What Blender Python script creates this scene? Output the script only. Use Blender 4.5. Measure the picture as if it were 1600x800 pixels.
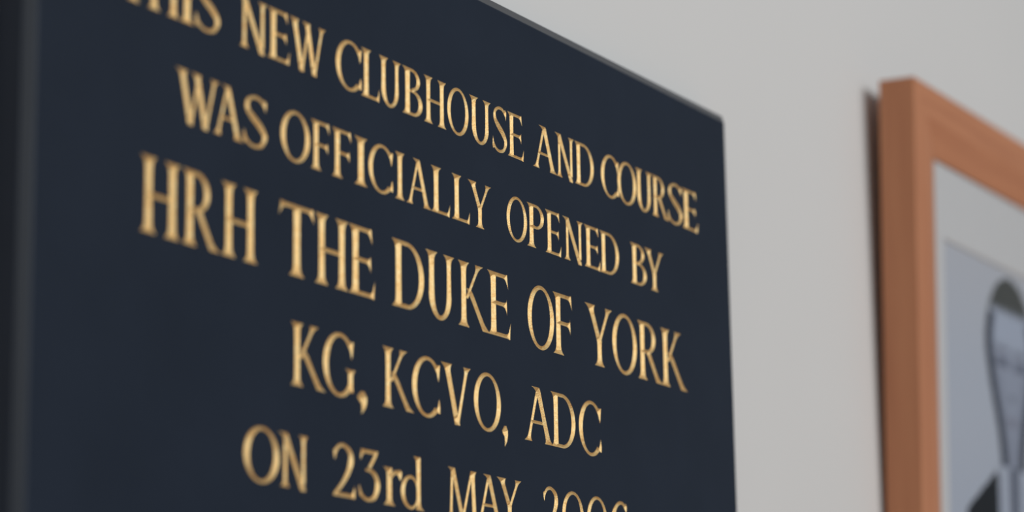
import bpy, bmesh, math
import numpy as np
from mathutils import Matrix, Vector
from mathutils.geometry import delaunay_2d_cdt

for _o in list(bpy.data.objects):
    bpy.data.objects.remove(_o)
scene = bpy.context.scene
COL = scene.collection

# ------------------------------------------------------------------ camera
H0 = 1.75            # height above the floor of the plaque's origin
T = 0.020            # thickness of the plaque
cam_d = bpy.data.cameras.new('camera')
cam = bpy.data.objects.new('camera', cam_d)
COL.objects.link(cam)
# axes of the camera (right, down, forward) against wall right / wall up / wall outward
R = ((0.50974, -0.014734, 0.860202), (0.177971, -0.97642, -0.122187), (0.841719, 0.215374, -0.495099))
def wv(r):
    return Vector((r[0], -r[2], r[1]))
right, down, fwd = wv(R[0]), wv(R[1]), wv(R[2])
loc = Vector((0, -T, H0)) - 1.5 * fwd
cam.matrix_world = Matrix(((right.x, -down.x, -fwd.x, loc.x), (right.y, -down.y, -fwd.y, loc.y),
                           (right.z, -down.z, -fwd.z, loc.z), (0, 0, 0, 1)))
cam_d.sensor_width = 36.0
cam_d.lens = 4103.4 / 1600 * 36.0
cam_d.clip_start = 0.05
cam_d.dof.use_dof = True
cam_d.dof.focus_distance = 1.505
cam_d.dof.aperture_fstop = 3.9
cam_d.dof.aperture_blades = 9
scene.camera = cam

# ------------------------------------------------------------------ world and light
w = bpy.data.worlds.new('world'); scene.world = w; w.use_nodes = True
w.node_tree.nodes['Background'].inputs[0].default_value = (0.84, 0.92, 1.0, 1)
w.node_tree.nodes['Background'].inputs[1].default_value = 0.24

def window_light(name, loc, target, sx, sy, power, colour):
    d = bpy.data.lights.new(name, 'AREA'); d.shape = 'RECTANGLE'; d.size = sx; d.size_y = sy
    d.energy = power; d.color = colour
    o = bpy.data.objects.new(name, d); COL.objects.link(o)
    o.location = loc
    o.rotation_euler = (Vector(target) - Vector(loc)).to_track_quat('-Z', 'Y').to_euler()
    return o
window_light('window_light', (-0.1, -3.3, 2.55), (0.3, 0, 1.5), 2.6, 1.4, 75, (0.93, 0.97, 1.0))

vs = scene.view_settings
vs.view_transform = 'Standard'; vs.look = 'None'; vs.exposure = 0.0; vs.gamma = 1.0
vs.use_curve_mapping = False

# ------------------------------------------------------------------ helpers
def tag(o, label=None, cat=None, group=None, kind=None):
    for k, v in (('label', label), ('category', cat), ('group', group), ('kind', kind)):
        if v: o[k] = v
    return o
def link_mesh(name, verts, faces, mat, parent=None, smooth=False):
    me = bpy.data.meshes.new(name)
    me.from_pydata([tuple(v) for v in verts], [], [tuple(f) for f in faces])
    me.materials.append(mat)
    me.update()
    if smooth:
        for f in me.polygons: f.use_smooth = True
    o = bpy.data.objects.new(name, me); COL.objects.link(o)
    if parent is not None: o.parent = parent
    return o
def box(name, a, b, mat, parent=None, bevel=0.0):
    bm = bmesh.new()
    bmesh.ops.create_cube(bm, size=1)
    for v in bm.verts:
        v.co = Vector([(a[i] + b[i]) / 2 + v.co[i] * (b[i] - a[i]) for i in range(3)])
    if bevel: bmesh.ops.bevel(bm, geom=bm.edges[:], offset=bevel, segments=2, affect='EDGES')
    me = bpy.data.meshes.new(name); bm.to_mesh(me); bm.free()
    me.materials.append(mat)
    o = bpy.data.objects.new(name, me); COL.objects.link(o)
    if parent is not None: o.parent = parent
    return o
def new_mat(name):
    m = bpy.data.materials.new(name); m.use_nodes = True
    nt = m.node_tree
    return m, nt, nt.nodes['Principled BSDF'], nt.nodes, nt.links
def noise(nt, scale, detail=4, coords='Object', stretch=None, rough=0.55):
    tc = nt.nodes.new('ShaderNodeTexCoord'); mp = nt.nodes.new('ShaderNodeMapping')
    n = nt.nodes.new('ShaderNodeTexNoise')
    n.inputs['Scale'].default_value = scale; n.inputs['Detail'].default_value = detail
    n.inputs['Roughness'].default_value = rough
    if stretch: mp.inputs['Scale'].default_value = stretch
    nt.links.new(tc.outputs[coords], mp.inputs[0]); nt.links.new(mp.outputs[0], n.inputs['Vector'])
    return n
def ramp(nt, src, stops):
    r = nt.nodes.new('ShaderNodeValToRGB')
    e = r.color_ramp.elements
    while len(e) < len(stops): e.new(0.5)
    for i, (p, c) in enumerate(stops): e[i].position = p; e[i].color = (*c, 1)
    nt.links.new(src, r.inputs[0]); return r
def bump(nt, src, b, strength, dist):
    n = nt.nodes.new('ShaderNodeBump'); n.inputs['Strength'].default_value = strength
    n.inputs['Distance'].default_value = dist
    nt.links.new(src, n.inputs['Height']); nt.links.new(n.outputs[0], b.inputs['Normal'])

# ------------------------------------------------------------------ materials
m_wall, nt, b, _, lk = new_mat('painted_plaster')
n = noise(nt, 2.5, 3); r = ramp(nt, n.outputs[0], [(0.3, (0.685, 0.668, 0.642)), (0.7, (0.705, 0.688, 0.662))])
lk.new(r.outputs[0], b.inputs['Base Color']); b.inputs['Roughness'].default_value = 0.85
n = noise(nt, 350, 3); bump(nt, n.outputs[0], b, 0.15, 0.0006)

m_slate, nt, b, _, lk = new_mat('dark_slate')
n = noise(nt, 14, 5); r = ramp(nt, n.outputs[0], [(0.3, (0.0076, 0.0138, 0.0265)), (0.7, (0.0105, 0.0176, 0.0325))])
lk.new(r.outputs[0], b.inputs['Base Color']); b.inputs['Roughness'].default_value = 0.42
b.inputs['Specular IOR Level'].default_value = 0.22
n = noise(nt, 900, 3); bump(nt, n.outputs[0], b, 0.08, 0.0003)

m_edge, nt, b, _, lk = new_mat('polished_slate_chamfer')
n = noise(nt, 14, 5); r = ramp(nt, n.outputs[0], [(0.3, (0.0085, 0.012, 0.019)), (0.7, (0.011, 0.015, 0.023))])
lk.new(r.outputs[0], b.inputs['Base Color']); b.inputs['Roughness'].default_value = 0.3
b.inputs['Specular IOR Level'].default_value = 0.5

m_gold, nt, b, _, lk = new_mat('gold_leaf')
n = noise(nt, 420, 8, rough=0.78)
r = ramp(nt, n.outputs[0], [(0.27, (0.36, 0.16, 0.05)), (0.42, (0.77, 0.47, 0.17)), (0.60, (0.82, 0.61, 0.29)), (0.76, (0.98, 0.84, 0.50))])
lk.new(r.outputs[0], b.inputs['Base Color'])
b.inputs['Metallic'].default_value = 0.6; b.inputs['Roughness'].default_value = 0.48
n = noise(nt, 1400, 4); bump(nt, n.outputs[0], b, 0.55, 0.0005)

def wood_mat(name, stretch, dark, light, rough=0.5, scale=22):
    m, nt, b, _, lk = new_mat(name)
    n = noise(nt, scale, 6, stretch=stretch, rough=0.6)
    r = ramp(nt, n.outputs[0], [(0.3, dark), (0.7, light)])
    lk.new(r.outputs[0], b.inputs['Base Color']); b.inputs['Roughness'].default_value = rough
    bump(nt, n.outputs[0], b, 0.12, 0.001)
    return m
m_wood_v = wood_mat('cherry_wood_upright', (5, 5, 0.25), (0.47, 0.178, 0.080), (0.58, 0.240, 0.112))
m_wood_h = wood_mat('cherry_wood_level', (0.25, 5, 5), (0.47, 0.178, 0.080), (0.58, 0.240, 0.112))
m_floor = wood_mat('oak_floor', (0.5, 6, 1), (0.36, 0.16, 0.06), (0.50, 0.25, 0.11), 0.4, 4)

m_mat, nt, b, _, lk = new_mat('mount_board')
n = noise(nt, 300, 3); r = ramp(nt, n.outputs[0], [(0.3, (0.56, 0.555, 0.55)), (0.7, (0.59, 0.585, 0.58))])
lk.new(r.outputs[0], b.inputs['Base Color']); b.inputs['Roughness'].default_value = 0.9
m_back, nt, b, _, lk = new_mat('brown_backing_paper')
n = noise(nt, 60, 3); r = ramp(nt, n.outputs[0], [(0.3, (0.075, 0.045, 0.03)), (0.7, (0.10, 0.06, 0.04))])
lk.new(r.outputs[0], b.inputs['Base Color']); b.inputs['Roughness'].default_value = 0.9

m_glass = bpy.data.materials.new('picture_glass'); m_glass.use_nodes = True
nt = m_glass.node_tree; nt.nodes.clear()
out = nt.nodes.new('ShaderNodeOutputMaterial'); mix = nt.nodes.new('ShaderNodeMixShader')
tr = nt.nodes.new('ShaderNodeBsdfTransparent'); gl = nt.nodes.new('ShaderNodeBsdfGlossy')
gl.inputs['Roughness'].default_value = 0.05
fr = nt.nodes.new('ShaderNodeFresnel'); fr.inputs[0].default_value = 1.16
ge = nt.nodes.new('ShaderNodeNewGeometry'); sb = nt.nodes.new('ShaderNodeMath'); sb.operation = 'SUBTRACT'; sb.use_clamp = True
nt.links.new(fr.outputs[0], sb.inputs[0]); nt.links.new(ge.outputs['Backfacing'], sb.inputs[1])   # the rear face of the pane adds no second mirror
nt.links.new(sb.outputs[0], mix.inputs[0]); nt.links.new(tr.outputs[0], mix.inputs[1])
nt.links.new(gl.outputs[0], mix.inputs[2]); nt.links.new(mix.outputs[0], out.inputs[0])

m_print, nt, b, _, lk = new_mat('photograph_print')
at = nt.nodes.new('ShaderNodeVertexColor'); at.layer_name = 'print'
lk.new(at.outputs[0], b.inputs['Base Color']); b.inputs['Roughness'].default_value = 0.6; b.inputs['Specular IOR Level'].default_value = 0.1

# ------------------------------------------------------------------ structure
tag(box('wall_back', (-3.5, 0, 0), (4.5, 0.12, 2.9), m_wall), kind='structure')
tag(box('floor', (-3.5, -4.5, -0.05), (4.5, 0.12, 0), m_floor), kind='structure')

# ------------------------------------------------------------------ letter shapes (cap height = 1)
SW, TH = 0.150, 0.062          # thick and thin stroke
def stroke(xb, xt, w, bl=0.1, br=0.1, tl=0.1, tr=0.1, y0=0.0, y1=1.0, h=0.17, dip=0.014):
    """straight stroke between two level lines with flared, sharp-cornered ends"""
    ts = [0, .015, .04, .08, .13, .19, .26, .36, .5, .64, .74, .81, .87, .92, .96, .985, 1]
    L, Rr = [], []
    for t in ts:
        y = y0 + (y1 - y0) * t
        c = xb + (xt - xb) * t
        hw = w / 2 * (1 + .13 * (2 * t - 1) ** 2)
        db, dt = (y - y0) / h, (y1 - y) / h
        fb = max(0, 1 - db) ** 3.0; ft = max(0, 1 - dt) ** 3.0
        L.append((c - hw - bl * fb - tl * ft, y)); Rr.append((c + hw + br * fb + tr * ft, y))
    polys = []
    for i in range(len(ts) - 1):
        polys.append([L[i], Rr[i], Rr[i + 1], L[i + 1]])
    # shallow hollow in the ends: lower the middle by trimming through extra tips
    return polys
def path(pts, widths, n=10):
    """curved stroke through pts with a width at each of them"""
    P = [np.array(p, float) for p in pts]
    P = [2 * P[0] - P[1]] + P + [2 * P[-1] - P[-2]]
    W = [widths[0]] + list(widths) + [widths[-1]]
    C, V = [], []
    for i in range(1, len(P) - 2):
        for k in range(n):
            t = k / n
            a = .5 * (2 * P[i] + (P[i+1] - P[i-1]) * t + (2 * P[i-1] - 5 * P[i] + 4 * P[i+1] - P[i+2]) * t * t + (3 * P[i] - P[i-1] - 3 * P[i+1] + P[i+2]) * t ** 3)
            C.append(a); V.append(W[i] + (W[i+1] - W[i]) * (3 * t * t - 2 * t ** 3))
    C.append(P[-2]); V.append(W[-2])
    C = np.array(C); d = np.gradient(C, axis=0); d /= np.linalg.norm(d, axis=1)[:, None]
    nn = np.stack([-d[:, 1], d[:, 0]], 1)
    A = C + nn * np.array(V)[:, None] / 2; B = C - nn * np.array(V)[:, None] / 2
    return [[tuple(A[i]), tuple(B[i]), tuple(B[i + 1]), tuple(A[i + 1])] for i in range(len(C) - 1)]
def bowl(cx, cy, rx, ry, a0, a1, thick=SW, thin=TH, stress=0.0, n=None, close=False):
    """arc of a letter bowl (outer radii rx, ry); thick at the sides, thin at top and foot"""
    n = n or max(8, int(abs(a1 - a0) / 6))
    O, I = [], []
    for k in range(n + 1):
        a = math.radians(a0 + (a1 - a0) * k / n)
        O.append((cx + rx * math.cos(a), cy + ry * math.sin(a)))
        I.append((cx + stress * math.sin(a) + (rx - thick) * math.cos(a), cy + (ry - thin) * math.sin(a)))
    return [[I[k], O[k], O[k + 1], I[k + 1]] for k in range(n)]
def arm_top(x0, x1, y=1.0, t=TH, l=.22, lean=.03):
    return [[(x0, y - t), (x1 - .14, y - t), (x1 - .14, y), (x0, y)],
            [(x1 - .14, y - t), (x1 - .08, y - t - .012), (x1 - .08, y), (x1 - .14, y)],
            [(x1 - .08, y - t - .012), (x1 - .035, y - t - .05), (x1 - .005, y + .012), (x1 - .08, y)],
            [(x1 - .035, y - t - .05), (x1 - .008, y - l * .72), (x1 + .008, y - l * .55), (x1 - .005, y + .012)],
            [(x1 - .008, y - l * .72), (x1 + lean, y - l), (x1 + .008, y - l * .55)]]
def flip(polys, y=1.0):
    return [[(px, y - py) for px, py in q][::-1] for q in polys]
def arm_mid(x0, x1, y=.5, t=TH, up=.10, dn=.16):
    return [[(x0, y - t / 2), (x1 - .12, y - t / 2), (x1 - .12, y + t / 2), (x0, y + t / 2)],
            [(x1 - .12, y - t / 2), (x1 - .05, y - t / 2 - .02), (x1 - .04, y + t / 2 + .01), (x1 - .12, y + t / 2)],
            [(x1 - .05, y - t / 2 - .02), (x1 - .012, y - t / 2 - .065), (x1 - .005, y + t / 2 + .03), (x1 - .04, y + t / 2 + .01)],
            [(x1 - .012, y - t / 2 - .065), (x1 + .012, y - dn), (x1 + .006, y), (x1 + .004, y + up), (x1 - .005, y + t / 2 + .03)]]
def bar(x0, x1, y, t=TH):
    return [[(x0, y - t / 2), (x1, y - t / 2), (x1, y + t / 2), (x0, y + t / 2)]]
def S(x, **k):
    return stroke(x, x, SW, **k)
def glyph(c):
    if c == 'I': return S(.18)
    if c == 'H': return S(.18) + S(.76) + bar(.2, .74, .5)
    if c == 'T': return S(.42, tl=.02, tr=.02) + arm_top(.42, .82, l=.2) + [[(.84 - px, py) for px, py in q][::-1] for q in arm_top(.42, .82, l=.2)]
    if c == 'L': return S(.18, br=.02) + flip(arm_top(.2, .66, l=.27, lean=.02))
    if c == 'E': return S(.18, br=.02, tr=.02) + flip(arm_top(.2, .70, l=.26)) + arm_mid(.2, .60, .52) + arm_top(.2, .63)
    if c == 'F': return S(.18, tr=.02) + arm_mid(.2, .60, .52) + arm_top(.2, .65)
    if c in 'O': return bowl(.45, .5, .45, .52, 90, 270, .135, .062, .02) + bowl(.45, .5, .45, .52, -90, 90, .135, .062, .02)
    if c == '0': return bowl(.42, .5, .42, .52, 90, 270, .12, .07, .02) + bowl(.42, .5, .42, .52, -90, 90, .12, .07, .02)
    if c in 'CG':
        g = bowl(.48, .5, .48, .52, 44, 316 if c == 'C' else 322, .145, .062, .02, n=40)
        g += [[(.775, .91), (.70, .94), (.71, .855), (.785, .77), (.835, .62), (.86, .76), (.885, .92)]]
        if c == 'C': g += [[(.72, .075), (.80, .10), (.875, .085), (.882, .20), (.855, .34), (.815, .22), (.775, .165), (.70, .12)]]
        else: g += stroke(.80, .80, .13, y0=.09, y1=.46, bl=0, br=.0, tl=.09, tr=.08, h=.1)
        return g
    if c == 'D':
        return S(.18, br=0, tr=0) + [[(.2, 1 - TH), (.42, 1 - TH - .005), (.42, 1), (.2, 1)], [(.2, 0), (.42, 0), (.42, TH + .005), (.2, TH)]] + \
            bowl(.42, .5, .50, .50, -90, 90, .145, TH, -.0)
    if c == 'P':
        return S(.18, tr=0) + [[(.2, 1 - TH), (.36, 1 - TH), (.36, 1), (.2, 1)], [(.22, .44), (.36, .44), (.36, .44 + TH), (.22, .47 + TH)]] + \
            bowl(.36, .72, .34, .28, -90, 90, .13, TH)
    if c == 'R':
        return S(.18, tr=0) + [[(.2, 1 - TH), (.36, 1 - TH), (.36, 1), (.2, 1)], [(.2, .46), (.38, .46), (.38, .46 + TH), (.2, .46 + TH)]] + \
            bowl(.36, .73, .34, .27, -90, 90, .135, TH) + \
            [q for q in stroke(.80, .40, .145, bl=.0, br=.12, tl=0, tr=0, y0=0, y1=.50)]
    if c == 'B':
        return S(.18, tr=0, br=0) + [[(.2, 1 - TH), (.36, 1 - TH), (.36, 1), (.2, 1)], [(.2, .495), (.40, .495), (.40, .495 + TH), (.2, .495 + TH)],
            [(.2, 0), (.40, 0), (.40, TH), (.2, TH)]] + bowl(.34, .765, .29, .235, -90, 90, .12, TH) + bowl(.38, .275, .34, .275, -90, 90, .14, TH)
    if c == 'U':
        lx, rx = .20, .72
        g = stroke(lx, lx, .14, y0=.36, y1=1, bl=0, br=0) + stroke(rx, rx, .115, y0=.36, y1=1, bl=0, br=0)
        cx = (lx - .07 + rx + .0575) / 2; r = cx - (lx - .07)
        O, I = [], []
        for k in range(33):
            a = math.pi + math.pi * k / 32
            O.append((cx + (r + .012) * math.cos(a), .37 + .39 * math.sin(a)))
            th = .15 if math.cos(a) < 0 else .125
            I.append((cx + (r - th) * math.cos(a), .37 + (.39 - .07) * math.sin(a)))
        return g + [[I[k], O[k], O[k + 1], I[k + 1]] for k in range(32)]
    if c == 'N':
        return stroke(.16, .16, .10, tl=.04, tr=0) + stroke(.80, .80, .10, bl=0, br=0, y0=.10) + \
            stroke(.80, .14, .17, bl=.0, br=-.03, tl=.12, tr=0, y0=-.03, y1=1, h=.12)
    if c == 'M':
        return stroke(.12, .18, .085, tl=.02, tr=0) + stroke(1.10, 1.03, .145, tr=.08, tl=0) + \
            stroke(.60, .20, .15, bl=.0, br=.0, tl=.12, tr=0, y0=-.02, h=.13) + stroke(.60, 1.0, .085, bl=0, br=0, tl=0, tr=.0, y0=-.02)
    if c == 'A':
        return stroke(.10, .47, .085, tl=.0, tr=0, bl=.10, br=.09) + stroke(.86, .46, .15, tl=.14, tr=-.02, bl=.07, br=.13, h=.13) + bar(.24, .70, .36, .058)
    if c == 'V':
        return stroke(.50, .14, .155, bl=0, br=0, y0=-.03) + stroke(.50, .84, .085, bl=0, br=0, y0=-.03, tl=.08, tr=.08)
    if c == 'W':
        return stroke(.42, .12, .15, bl=0, br=0, y0=-.02) + stroke(.42, .70, .08, bl=0, br=0, tl=0, tr=0, y0=-.02) + \
            stroke(.92, .62, .15, bl=0, br=0, tr=0, y0=-.02) + stroke(.92, 1.22, .08, bl=0, br=0, y0=-.02)
    if c == 'Y':
        return stroke(.45, .45, .14, tl=0, tr=0, y1=.44) + stroke(.455, .13, .145, bl=0, br=0, y0=.40) + stroke(.45, .80, .085, bl=0, br=0, y0=.40, tl=.08, tr=.08)
    if c == 'K':
        return S(.18) + stroke(.28, .70, .08, bl=0, br=0, y0=.44, tl=.08, tr=.1) + \
            stroke(.90, .36, .15, bl=.0, br=.10, tl=0, tr=-.04, y0=0, y1=.60)
    if c == 'S':
        return path([(.60, .90), (.47, .975), (.30, .975), (.15, .87), (.16, .70), (.32, .56), (.50, .43), (.62, .27), (.54, .08), (.36, .012), (.20, .04), (.08, .13)],
                    [.075, .07, .065, .09, .12, .15, .15, .12, .085, .065, .065, .07], 6) + \
            [[(.54, .92), (.60, .99), (.655, .955), (.66, .87), (.63, .74), (.615, .82), (.57, .87)],
             [(.13, .06), (.055, .03), (.03, .08), (.035, .19), (.055, .31), (.08, .21), (.13, .13)]]
    if c == '2':
        return path([(.10, .82), (.20, .95), (.36, .985), (.53, .87), (.55, .68), (.45, .45), (.28, .22), (.10, .045)],
                    [.06, .075, .075, .12, .14, .11, .085, .07], 8) + \
            [[(.06, .88), (.14, .92), (.15, .84), (.12, .78), (.095, .68), (.07, .78)]] + \
            [[(.04, 0), (.58, 0), (.58, .075), (.08, .075)], [(.5, .0), (.66, -.005), (.67, .13), (.655, .24), (.62, .14), (.57, .08), (.5, .07)]]
    if c == '3':
        return [[(.08, 1 - .075), (.56, 1 - .075), (.62, 1.0), (.08, 1.0)], [(.08, 1.0), (.06, .84), (.075, .78), (.12, .88), (.2, .925)]] + \
            path([(.56, .965), (.45, .80), (.33, .645)], [.08, .08, .08], 4) + \
            path([(.22, .60), (.38, .60), (.54, .50), (.59, .32), (.50, .11), (.32, .03), (.17, .06), (.06, .14)],
                 [.05, .08, .12, .145, .115, .07, .07, .07], 8) + [[(.10, .06), (.03, .09), (.01, .20), (.02, .31), (.06, .22), (.12, .14)]]
    if c == '6':
        return path([(.62, .90), (.48, .985), (.32, .94), (.17, .75), (.12, .50), (.14, .30)], [.08, .07, .085, .12, .14, .14], 8) + \
            [[(.56, .93), (.63, .99), (.67, .94), (.665, .83), (.64, .75), (.61, .83), (.57, .87)]] + \
            bowl(.38, .30, .32, .31, 90, 270, .13, .065) + bowl(.38, .30, .32, .31, -90, 90, .13, .065)
    if c == 'r':
        return stroke(.18, .18, .14, y0=0, y1=.74, tr=0) + path([(.22, .54), (.34, .655), (.48, .665)], [.06, .08, .09], 8) + \
            [[(.40, .70), (.50, .73), (.56, .70), (.55, .60), (.52, .50), (.47, .58), (.42, .62)]]
    if c == 'd':
        return stroke(.62, .62, .13, y0=0, y1=1.06, bl=0, br=.13, tr=0, tl=.1) + bowl(.36, .33, .35, .34, 90, 270, .13, .065) + bowl(.36, .33, .26, .34, -90, 90, .05, .065)
    if c == ',':
        return [[(.02, .06), (.09, .155), (.15, .16), (.20, .08), (.20, -.02), (.17, -.12), (.10, -.22), (.105, -.12), (.10, -.04), (.05, .0)]]
    raise KeyError(c)

def union_outline(polys):
    """outline (points, edges) of the union of simple polygons"""
    vs, fs, k = [], [], 0
    for q in polys:
        q = [p for i, p in enumerate(q) if (abs(p[0] - q[i - 1][0]) + abs(p[1] - q[i - 1][1])) > 1e-5]
        area = sum(q[i - 1][0] * q[i][1] - q[i][0] * q[i - 1][1] for i in range(len(q)))
        if len(q) < 3 or abs(area) < 1e-7: continue
        if area < 0: q = q[::-1]
        vs += [Vector(p) for p in q]; fs.append(list(range(k, k + len(q)))); k += len(q)
    V, E, F, ov, oe, of = delaunay_2d_cdt(vs, [], fs, 0, 1e-4, True)
    cnt = {}
    for f, o in zip(F, of):
        if not o: continue
        for i in range(len(f)):
            e = tuple(sorted((f[i - 1], f[i]))); cnt[e] = cnt.get(e, 0) + 1
    P = np.array([tuple(v) for v in V])
    return P, [e for e, c_ in cnt.items() if c_ == 1]
def chains(P, E, step):
    """boundary edges chained to loops, then evenly split so that no edge is longer than step"""
    adj = {}
    for a, b_ in E: adj.setdefault(a, []).append(b_); adj.setdefault(b_, []).append(a)
    left = set(E); loops = []
    while left:
        a, b_ = next(iter(left)); left.discard((a, b_)); loop = [a, b_]
        while True:
            nx = [c_ for c_ in adj[loop[-1]] if tuple(sorted((loop[-1], c_))) in left]
            if not nx: break
            left.discard(tuple(sorted((loop[-1], nx[0]))))
            if nx[0] == loop[0]: break
            loop.append(nx[0])
        pts = [P[i] for i in loop]
        # drop near duplicates
        q = []
        for p_ in pts:
            if not q or np.hypot(*(p_ - q[-1])) > 2.5e-3: q.append(p_)
        if np.hypot(*(q[0] - q[-1])) < 2.5e-3: q.pop()
        if len(q) < 3: continue
        o = []
        for i in range(len(q)):
            a_, c_ = q[i], q[(i + 1) % len(q)]
            m = max(1, int(math.ceil(np.hypot(*(c_ - a_)) / step)))
            for j in range(m): o.append(a_ + (c_ - a_) * j / m)
        loops.append(np.array(o))
    return loops
def inside(pts, A, B):
    """even-odd test of points against the segments A-B"""
    r = np.zeros(len(pts), bool)
    for s in range(0, len(pts), 2000):
        x = pts[s:s + 2000, 0][:, None]; y = pts[s:s + 2000, 1][:, None]
        c_ = (A[:, 1] > y) != (B[:, 1] > y)
        with np.errstate(divide='ignore', invalid='ignore'):
            xi = A[:, 0] + (y - A[:, 1]) / (B[:, 1] - A[:, 1]) * (B[:, 0] - A[:, 0])
        r[s:s + 2000] = (np.sum(c_ & (x < xi), 1) % 2) == 1
    return r
def dist(pts, A, B):
    d = B - A; L2 = np.maximum((d ** 2).sum(1), 1e-12)
    t = np.clip(((pts[:, None, :] - A) * d).sum(2) / L2, 0, 1)
    return np.sqrt((((A + t[..., None] * d) - pts[:, None, :]) ** 2).sum(2)).min(1)
def groove(loops):
    """V-cut: returns vertices (x, y, depth) and triangles. Depth = distance to the outline."""
    A = np.concatenate(loops); B = np.concatenate([np.roll(l, -1, 0) for l in loops])
    mid = (A + B) / 2; d = B - A; d /= np.linalg.norm(d, axis=1)[:, None]
    nn = np.stack([-d[:, 1], d[:, 0]], 1)
    ins = inside(mid + nn * 1.5e-3, A, B); nn[~ins] *= -1
    lo = np.zeros(len(mid)); hi = np.full(len(mid), .2)
    for _ in range(14):
        m = (lo + hi) / 2; q = mid + nn * m[:, None]
        ok = dist(q, A, B) > m - 6e-4
        lo = np.where(ok, m, lo); hi = np.where(ok, hi, m)
    q = mid + nn * lo[:, None]
    keep = []
    for i in np.argsort(-lo):
        if lo[i] < .008: continue
        if all((q[i][0] - q[j][0]) ** 2 + (q[i][1] - q[j][1]) ** 2 > .012 ** 2 for j in keep): keep.append(i)
    q = q[keep]
    q = q[inside(q, A, B)]
    pts = np.concatenate([A, q]); n0 = 0; ed = []
    for l in loops:
        ed += [(n0 + i, n0 + (i + 1) % len(l)) for i in range(len(l))]; n0 += len(l)
    V, E, F, *_r = delaunay_2d_cdt([Vector(p) for p in pts], ed, [], 0, 1e-5, False)
    V = np.array([tuple(v) for v in V])
    F = np.array([f for f in F if len(f) == 3])
    F = F[inside(V[F].mean(1), A, B)]
    z = dist(V, A, B); z[z < 2e-4] = 0
    return V, z, F

# ------------------------------------------------------------------ the plaque (millimetres, origin = plaque origin)
# baseline, cap height, (character, left, right)
LINES = [
    (58.9, 26.4, [('T', -355.06, -333.28), ('H', -333.52, -309.35), ('I', -309.1, -298.1), ('S', -297.09, -277.66), ('N', -263.03, -238.64), ('E', -237.82, -218.78), ('W', -219.06, -187.05), ('C', -177.52, -153.65), ('L', -153.96, -136.52), ('U', -137.14, -115.56), ('B', -114.1, -94.05), ('H', -92.43, -69.66), ('O', -68.32, -45.93), ('U', -45.03, -21.54), ('S', -19.91, -3.7), ('E', -2.98, 15.53), ('A', 26.05, 55.1), ('N', 52.03, 75.3), ('D', 76.09, 99.57), ('C', 109.05, 131.7), ('O', 130.28, 154.73), ('U', 153.87, 176.3), ('R', 176.3, 199.69), ('S', 197.46, 218.17), ('E', 218.17, 240.24)]),
    (9.7, 25.8, [('W', -311.29, -277.68), ('A', -281.77, -257.4), ('S', -257.92, -238.19), ('O', -226.21, -201.12), ('F', -199.98, -183.36), ('F', -181.04, -163.42), ('I', -160.63, -148.44), ('C', -147.23, -123.89), ('I', -121.71, -112.6), ('A', -110.71, -85.33), ('L', -86.05, -66.54), ('L', -64.53, -45.62), ('Y', -47.67, -22.37), ('O', -5.3, 17.65), ('P', 17.65, 37.38), ('E', 38.88, 57.84), ('N', 59.38, 84.28), ('E', 85.7, 105.81), ('D', 105.01, 129.5), ('B', 144.51, 165.74), ('Y', 163.17, 189.21)]),
    (-49.1, 36.46, [('H', -336.45, -307.26), ('R', -305.06, -275.33), ('H', -274.56, -245.69), ('T', -227.45, -197.0), ('H', -196.16, -166.51), ('E', -165.92, -141.49), ('D', -125.3, -93.87), ('U', -92.26, -62.87), ('K', -58.87, -24.83), ('E', -27.6, -2.32), ('O', 16.76, 47.26), ('F', 46.14, 69.05), ('Y', 84.76, 118.7), ('O', 118.7, 150.11), ('R', 151.37, 185.19), ('K', 182.32, 218.41)]),
    (-104.24, 31.84, [('K', -216.73, -186.72), ('G', -188.99, -159.64), (',', -158.46, -149.61), ('K', -134.63, -104.45), ('C', -106.33, -78.52), ('V', -77.48, -46.87), ('O', -43.57, -14.77), (',', -13.79, -7.49), ('A', 10.98, 45.38), ('D', 41.66, 70.34), ('C', 74.65, 102.02)]),
    (-155.41, 26.56, [('O', -255.39, -226.62), ('N', -227.15, -202.24), ('2', -180.47, -160.52), ('3', -157.2, -137.73), ('r', -134.43, -116.85), ('d', -117.77, -95.11), ('M', -72.13, -39.8), ('A', -42.15, -13.17), ('Y', -20.35, 6.47), ('2', 30.63, 49.35), ('0', 52.93, 78.09), ('0', 82.33, 106.98), ('6', 111.75, 132.71)]),
]
ORD = ['first', 'second', 'third', 'fourth', 'fifth']
plaque = bpy.data.objects.new('plaque', None); COL.objects.link(plaque)
plaque.location = (0, 0, H0 - 0.300)
tag(plaque, 'large dark navy slate plaque with incised gilded capitals, hanging on the pale wall', 'plaque')
PZ = 0.300
_cache = {}
def glyph_loops(c):
    if c not in _cache:
        P, E = union_outline(glyph(c))
        _cache[c] = chains(P, E, .03)
    return _cache[c]
holes = []
DEPTH = 0.62
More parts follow.
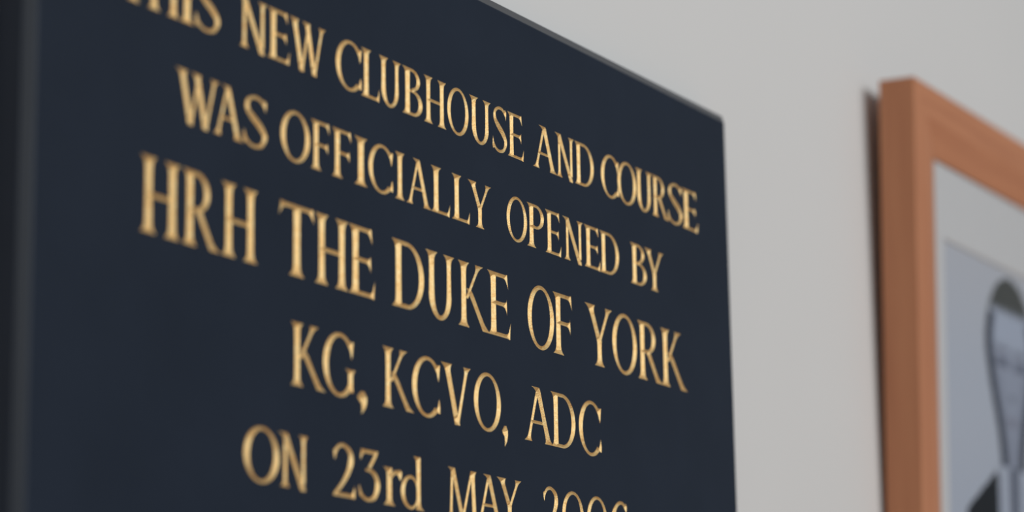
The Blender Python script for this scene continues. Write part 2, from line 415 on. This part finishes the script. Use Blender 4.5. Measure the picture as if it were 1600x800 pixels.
for li, (base, cap, row) in enumerate(LINES):
    for ch, xl, xr in row:
        loops = glyph_loops(ch)
        allp = np.concatenate(loops); x0, x1 = allp[:, 0].min(), allp[:, 0].max()
        sx = (xr - xl) / (x1 - x0) / cap
        ls = []
        for l in loops:
            m = l.copy(); m[:, 0] = (m[:, 0] - x0) * sx + xl / cap; ls.append(m)
        V, z, F = groove(ls)
        co = [(v[0] * cap / 1000, -T + min(zz * DEPTH, .06) * cap / 1000, PZ + (base + v[1] * cap) / 1000) for v, zz in zip(V, z)]
        fc = []
        for f in F:
            a, b_, c_ = V[f[0]], V[f[1]], V[f[2]]
            cr = (b_[0] - a[0]) * (c_[1] - a[1]) - (b_[1] - a[1]) * (c_[0] - a[0])
            fc.append(tuple(f) if cr > 0 else (f[0], f[2], f[1]))
        name = 'comma' if ch == ',' else ('numeral' if ch in '02368' else 'letter')
        o = link_mesh(name, co, fc, m_gold, plaque)
        what = {'comma': 'gilded incised comma', 'numeral': 'gilded incised numeral ' + ch, 'letter': 'gilded incised letter ' + ch}[name]
        o['label'] = what + ' in the %s visible line' % ORD[li]
        holes.append([np.stack([m[:, 0] * cap, base + m[:, 1] * cap], 1) for m in ls])

# slab: face with the letters let out, bevelled edge, sides and back
XL, XR, ZB, ZT = -410.5, 284.2, -300.0, 143.05
BV, BD = 5.5, 4.0
pts = [(XL, ZB), (XR, ZB), (XR, ZT), (XL, ZT)]; ed = [(0, 1), (1, 2), (2, 3), (3, 0)]
for hl in holes:
    for l in hl:
        n0 = len(pts); pts += [tuple(q) for q in l]
        ed += [(n0 + i, n0 + (i + 1) % len(l)) for i in range(len(l))]
V, E, F, *_r = delaunay_2d_cdt([Vector(q) for q in pts], ed, [], 0, 1e-4, False)
V = np.array([tuple(v) for v in V]); F = np.array([f for f in F if len(f) == 3])
cen = V[F].mean(1)
drop = np.zeros(len(F), bool)
for hl in holes:
    A = np.concatenate(hl); B = np.concatenate([np.roll(l, -1, 0) for l in hl])
    lo, hi = A.min(0), A.max(0)
    idx = np.where((cen > lo).all(1) & (cen < hi).all(1))[0]
    if len(idx): drop[idx] |= inside(cen[idx], A, B)
F = F[~drop]
co = [(v[0] / 1000, -T, PZ + v[1] / 1000) for v in V]
fc = []
for f in F:
    a, b_, c_ = V[f[0]], V[f[1]], V[f[2]]
    cr = (b_[0] - a[0]) * (c_[1] - a[1]) - (b_[1] - a[1]) * (c_[0] - a[0])
    fc.append(tuple(int(i) for i in (f if cr > 0 else (f[0], f[2], f[1]))))
nfront = len(fc)
def ring(g, y):
    return [(x / 1000, y, PZ + z / 1000) for x, z in ((XL - g, ZB - g), (XR + g, ZB - g), (XR + g, ZT + g * 1.27), (XL - g, ZT + g * 1.27))]
n0 = len(co)
co += ring(0, -T) + ring(BV * .12, -T + .0002) + ring(BV, -T + BD / 1000) + ring(BV + .3, -T + BD / 1000 + .0012) + ring(BV + .3, 0.0)
for k in range(4):
    for i in range(4):
        a, b_ = n0 + 4 * k + i, n0 + 4 * k + (i + 1) % 4
        fc.append((b_, a, a + 4, b_ + 4))
k = n0 + 16; fc.append((k, k + 3, k + 2, k + 1))
slab = link_mesh('slab', co, fc, m_slate, plaque)
slab.data.materials.append(m_edge)
for i in range(4, 8): slab.data.polygons[nfront + i].material_index = 1     # the chamfer

# ------------------------------------------------------------------ the framed photograph, leaning out from the wall
FW, FH, FD = 430.0, 475.6, 29.0
frame = bpy.data.objects.new('picture_frame', None); COL.objects.link(frame)
frame.location = (0.5748, -0.0008, H0 - 0.2307)
frame.rotation_euler = (math.radians(1.694), 0, 0)
tag(frame, 'reddish wooden picture frame with a mounted portrait photograph, on the wall beside the plaque', 'picture frame')
def L3(u, v, w_): return (u / 1000, -w_ / 1000, v / 1000)
# cross-section of the moulding: (distance in from the outer edge, height above the back)
SEC = [(0, 0), (0, 28.2), (.3, 28.8), (.9, 29), (27, 29), (27.8, 28.5), (52.4, 23.0), (53, 22.6), (53, 22.3), (40, 22.3), (40, 6.2), (14, 6.2), (14, 0)]
def moulding(name, side, mat):
    co = []
    for end in (0, 1):
        for s, h in SEC:
            if side == 'left': u, v = s, (s if end == 0 else FH - s)
            elif side == 'right': u, v = FW - s, (s if end == 0 else FH - s)
            elif side == 'top': v, u = FH - s, (s if end == 0 else FW - s)
            else: v, u = s, (s if end == 0 else FW - s)
            co.append(L3(u, v, h))
    n_ = len(SEC); fc = [(i, (i + 1) % n_, n_ + (i + 1) % n_, n_ + i) for i in range(n_)]
    fc += [tuple(range(n_ - 1, -1, -1)), tuple(range(n_, 2 * n_))]
    o = link_mesh(name, co, fc, mat, frame)
    bm = bmesh.new(); bm.from_mesh(o.data); bmesh.ops.recalc_face_normals(bm, faces=bm.faces[:]); bm.to_mesh(o.data); bm.free()
    return o
moulding('stile', 'left', m_wood_v); moulding('stile', 'right', m_wood_v)
moulding('rail', 'top', m_wood_h); moulding('rail', 'bottom', m_wood_h)
def slab_uv(name, u0, v0, u1, v1, w0, w1, mat):
    return box(name, (u0 / 1000, -w1 / 1000, v0 / 1000), (u1 / 1000, -w0 / 1000, v1 / 1000), mat, frame)
slab_uv('glass_pane', 40.5, 40.5, FW - 40.5, FH - 40.5, 20.9, 22.2, m_glass)
slab_uv('backing_board', 40.5, 40.5, FW - 40.5, FH - 40.5, 0.5, 6, m_back)
# mount board with a bevel-cut window
WU0, WU1, WV0, WV1 = 77.0, FW - 77, 66.0, 362.0
O0, O1 = 40.5, 40.5
co = []
for (a0, b0, a1, b1, h) in ((O0, O1, FW - O0, FH - O1, 20.8), (WU0 - 1.6, WV0 - 1.6, WU1 + 1.6, WV1 + 1.6, 20.8), (WU0, WV0, WU1, WV1, 19.2), (WU0, WV0, WU1, WV1, 19.1), (O0, O1, FW - O0, FH - O1, 19.1)):
    co += [L3(a0, b0, h), L3(a1, b0, h), L3(a1, b1, h), L3(a0, b1, h)]
fc = [(4 * k + i, 4 * k + (i + 1) % 4, 4 * ((k + 1) % 5) + (i + 1) % 4, 4 * ((k + 1) % 5) + i) for k in range(5) for i in range(4)]
link_mesh('mount_board', co, fc, m_mat, frame)
# the print: a flat sheet, its picture a colour attribute
NU, NV = 150, 160
PU0, PU1, PV0, PV1 = WU0 - 4, WU1 + 4, WV0 - 4, WV1 + 4
co, fc, cols = [], [], []
def smooth(a, b_, x):
    t = min(1, max(0, (x - a) / (b_ - a))); return t * t * (3 - 2 * t)
def lerp(a, b_, t): return tuple(p_ + (q_ - p_) * t for p_, q_ in zip(a, b_))
def picture(u, v):
    """a black and white half-length portrait: hair, face, dark jacket, striped shirt and tie"""
    c = lerp((.33, .36, .42), (.36, .37, .40), smooth(250, 362, v))
    c = lerp(c, (.40, .42, .46), smooth(120, 240, v) * .35)
    cu = 227.0
    x = u - cu
    face = lerp((.24, .265, .33), (.31, .345, .42), smooth(285, 305, v))
    # neck and shirt
    if v < 214:
        half = 30 + max(0, 196 - v) * .3
        if abs(x) < half:
            c = (.34, .37, .43) if int((u - cu) // 5) % 2 else (.25, .28, .35)
            if abs(x) < 8: c = (.05, .06, .09)
    # jacket
    top = 193 - max(0, abs(x) - 38) * .55
    if v < top and 38 - (196 - v) * .05 < abs(x) < 109: c = (.003, .004, .006)
    # head
    hw = 60 if v > 290 else 60 - 30 * smooth(290, 195, v) if False else 60 - 31 * (1 - smooth(195, 300, v))
    if v > 290: hw = 60 * math.sqrt(max(0, 1 - ((v - 290) / 66.0) ** 2)) if v < 356 else 0
    if 196 < v < 356 and abs(x) < hw:
        e = hw - abs(x)
        c = lerp((.016, .02, .032), face, smooth(10, 22, e)) if v < 322 else (.055, .057, .052)
        if 322 <= v < 332: c = lerp(face, (.055, .057, .052), smooth(322, 332, v)) if abs(x) < 46 else (.055, .057, .052)
        if v < 322 and e > 14:
            for ex in (-22, 22):                       # eyes and brows
                if abs(x - ex) < 15 and abs(v - 284) < 5: c = (.13, .145, .19)
                if abs(x - ex) < 16 and abs(v - 295) < 3: c = (.20, .22, .27)
            if abs(x) < 6 and 252 < v < 258: c = (.16, .18, .22)
            if abs(x) < 17 and abs(v - 235) < 3: c = (.19, .20, .25)
            if v < 275 and e < 30: c = lerp(c, (.17, .19, .24), .5)
    return tuple(min(1, q * 1.2) for q in c)
for j in range(NV + 1):
    for i in range(NU + 1):
        co.append(L3(PU0 + (PU1 - PU0) * i / NU, PV0 + (PV1 - PV0) * j / NV, 18.8))
for j in range(NV):
    for i in range(NU):
        a = j * (NU + 1) + i; fc.append((a, a + 1, a + NU + 2, a + NU + 1))
        cols.append(picture(PU0 + (PU1 - PU0) * (i + .5) / NU, PV0 + (PV1 - PV0) * (j + .5) / NV))
pr = link_mesh('photograph', co, fc, m_print, frame)
ca = pr.data.color_attributes.new('print', 'FLOAT_COLOR', 'CORNER')
buf = np.repeat(np.array([(*c, 1.0) for c in cols], dtype=np.float32), 4, 0)
ca.data.foreach_set('color', buf.ravel())
pr['label'] = 'black and white half-length portrait of a person in a dark jacket'
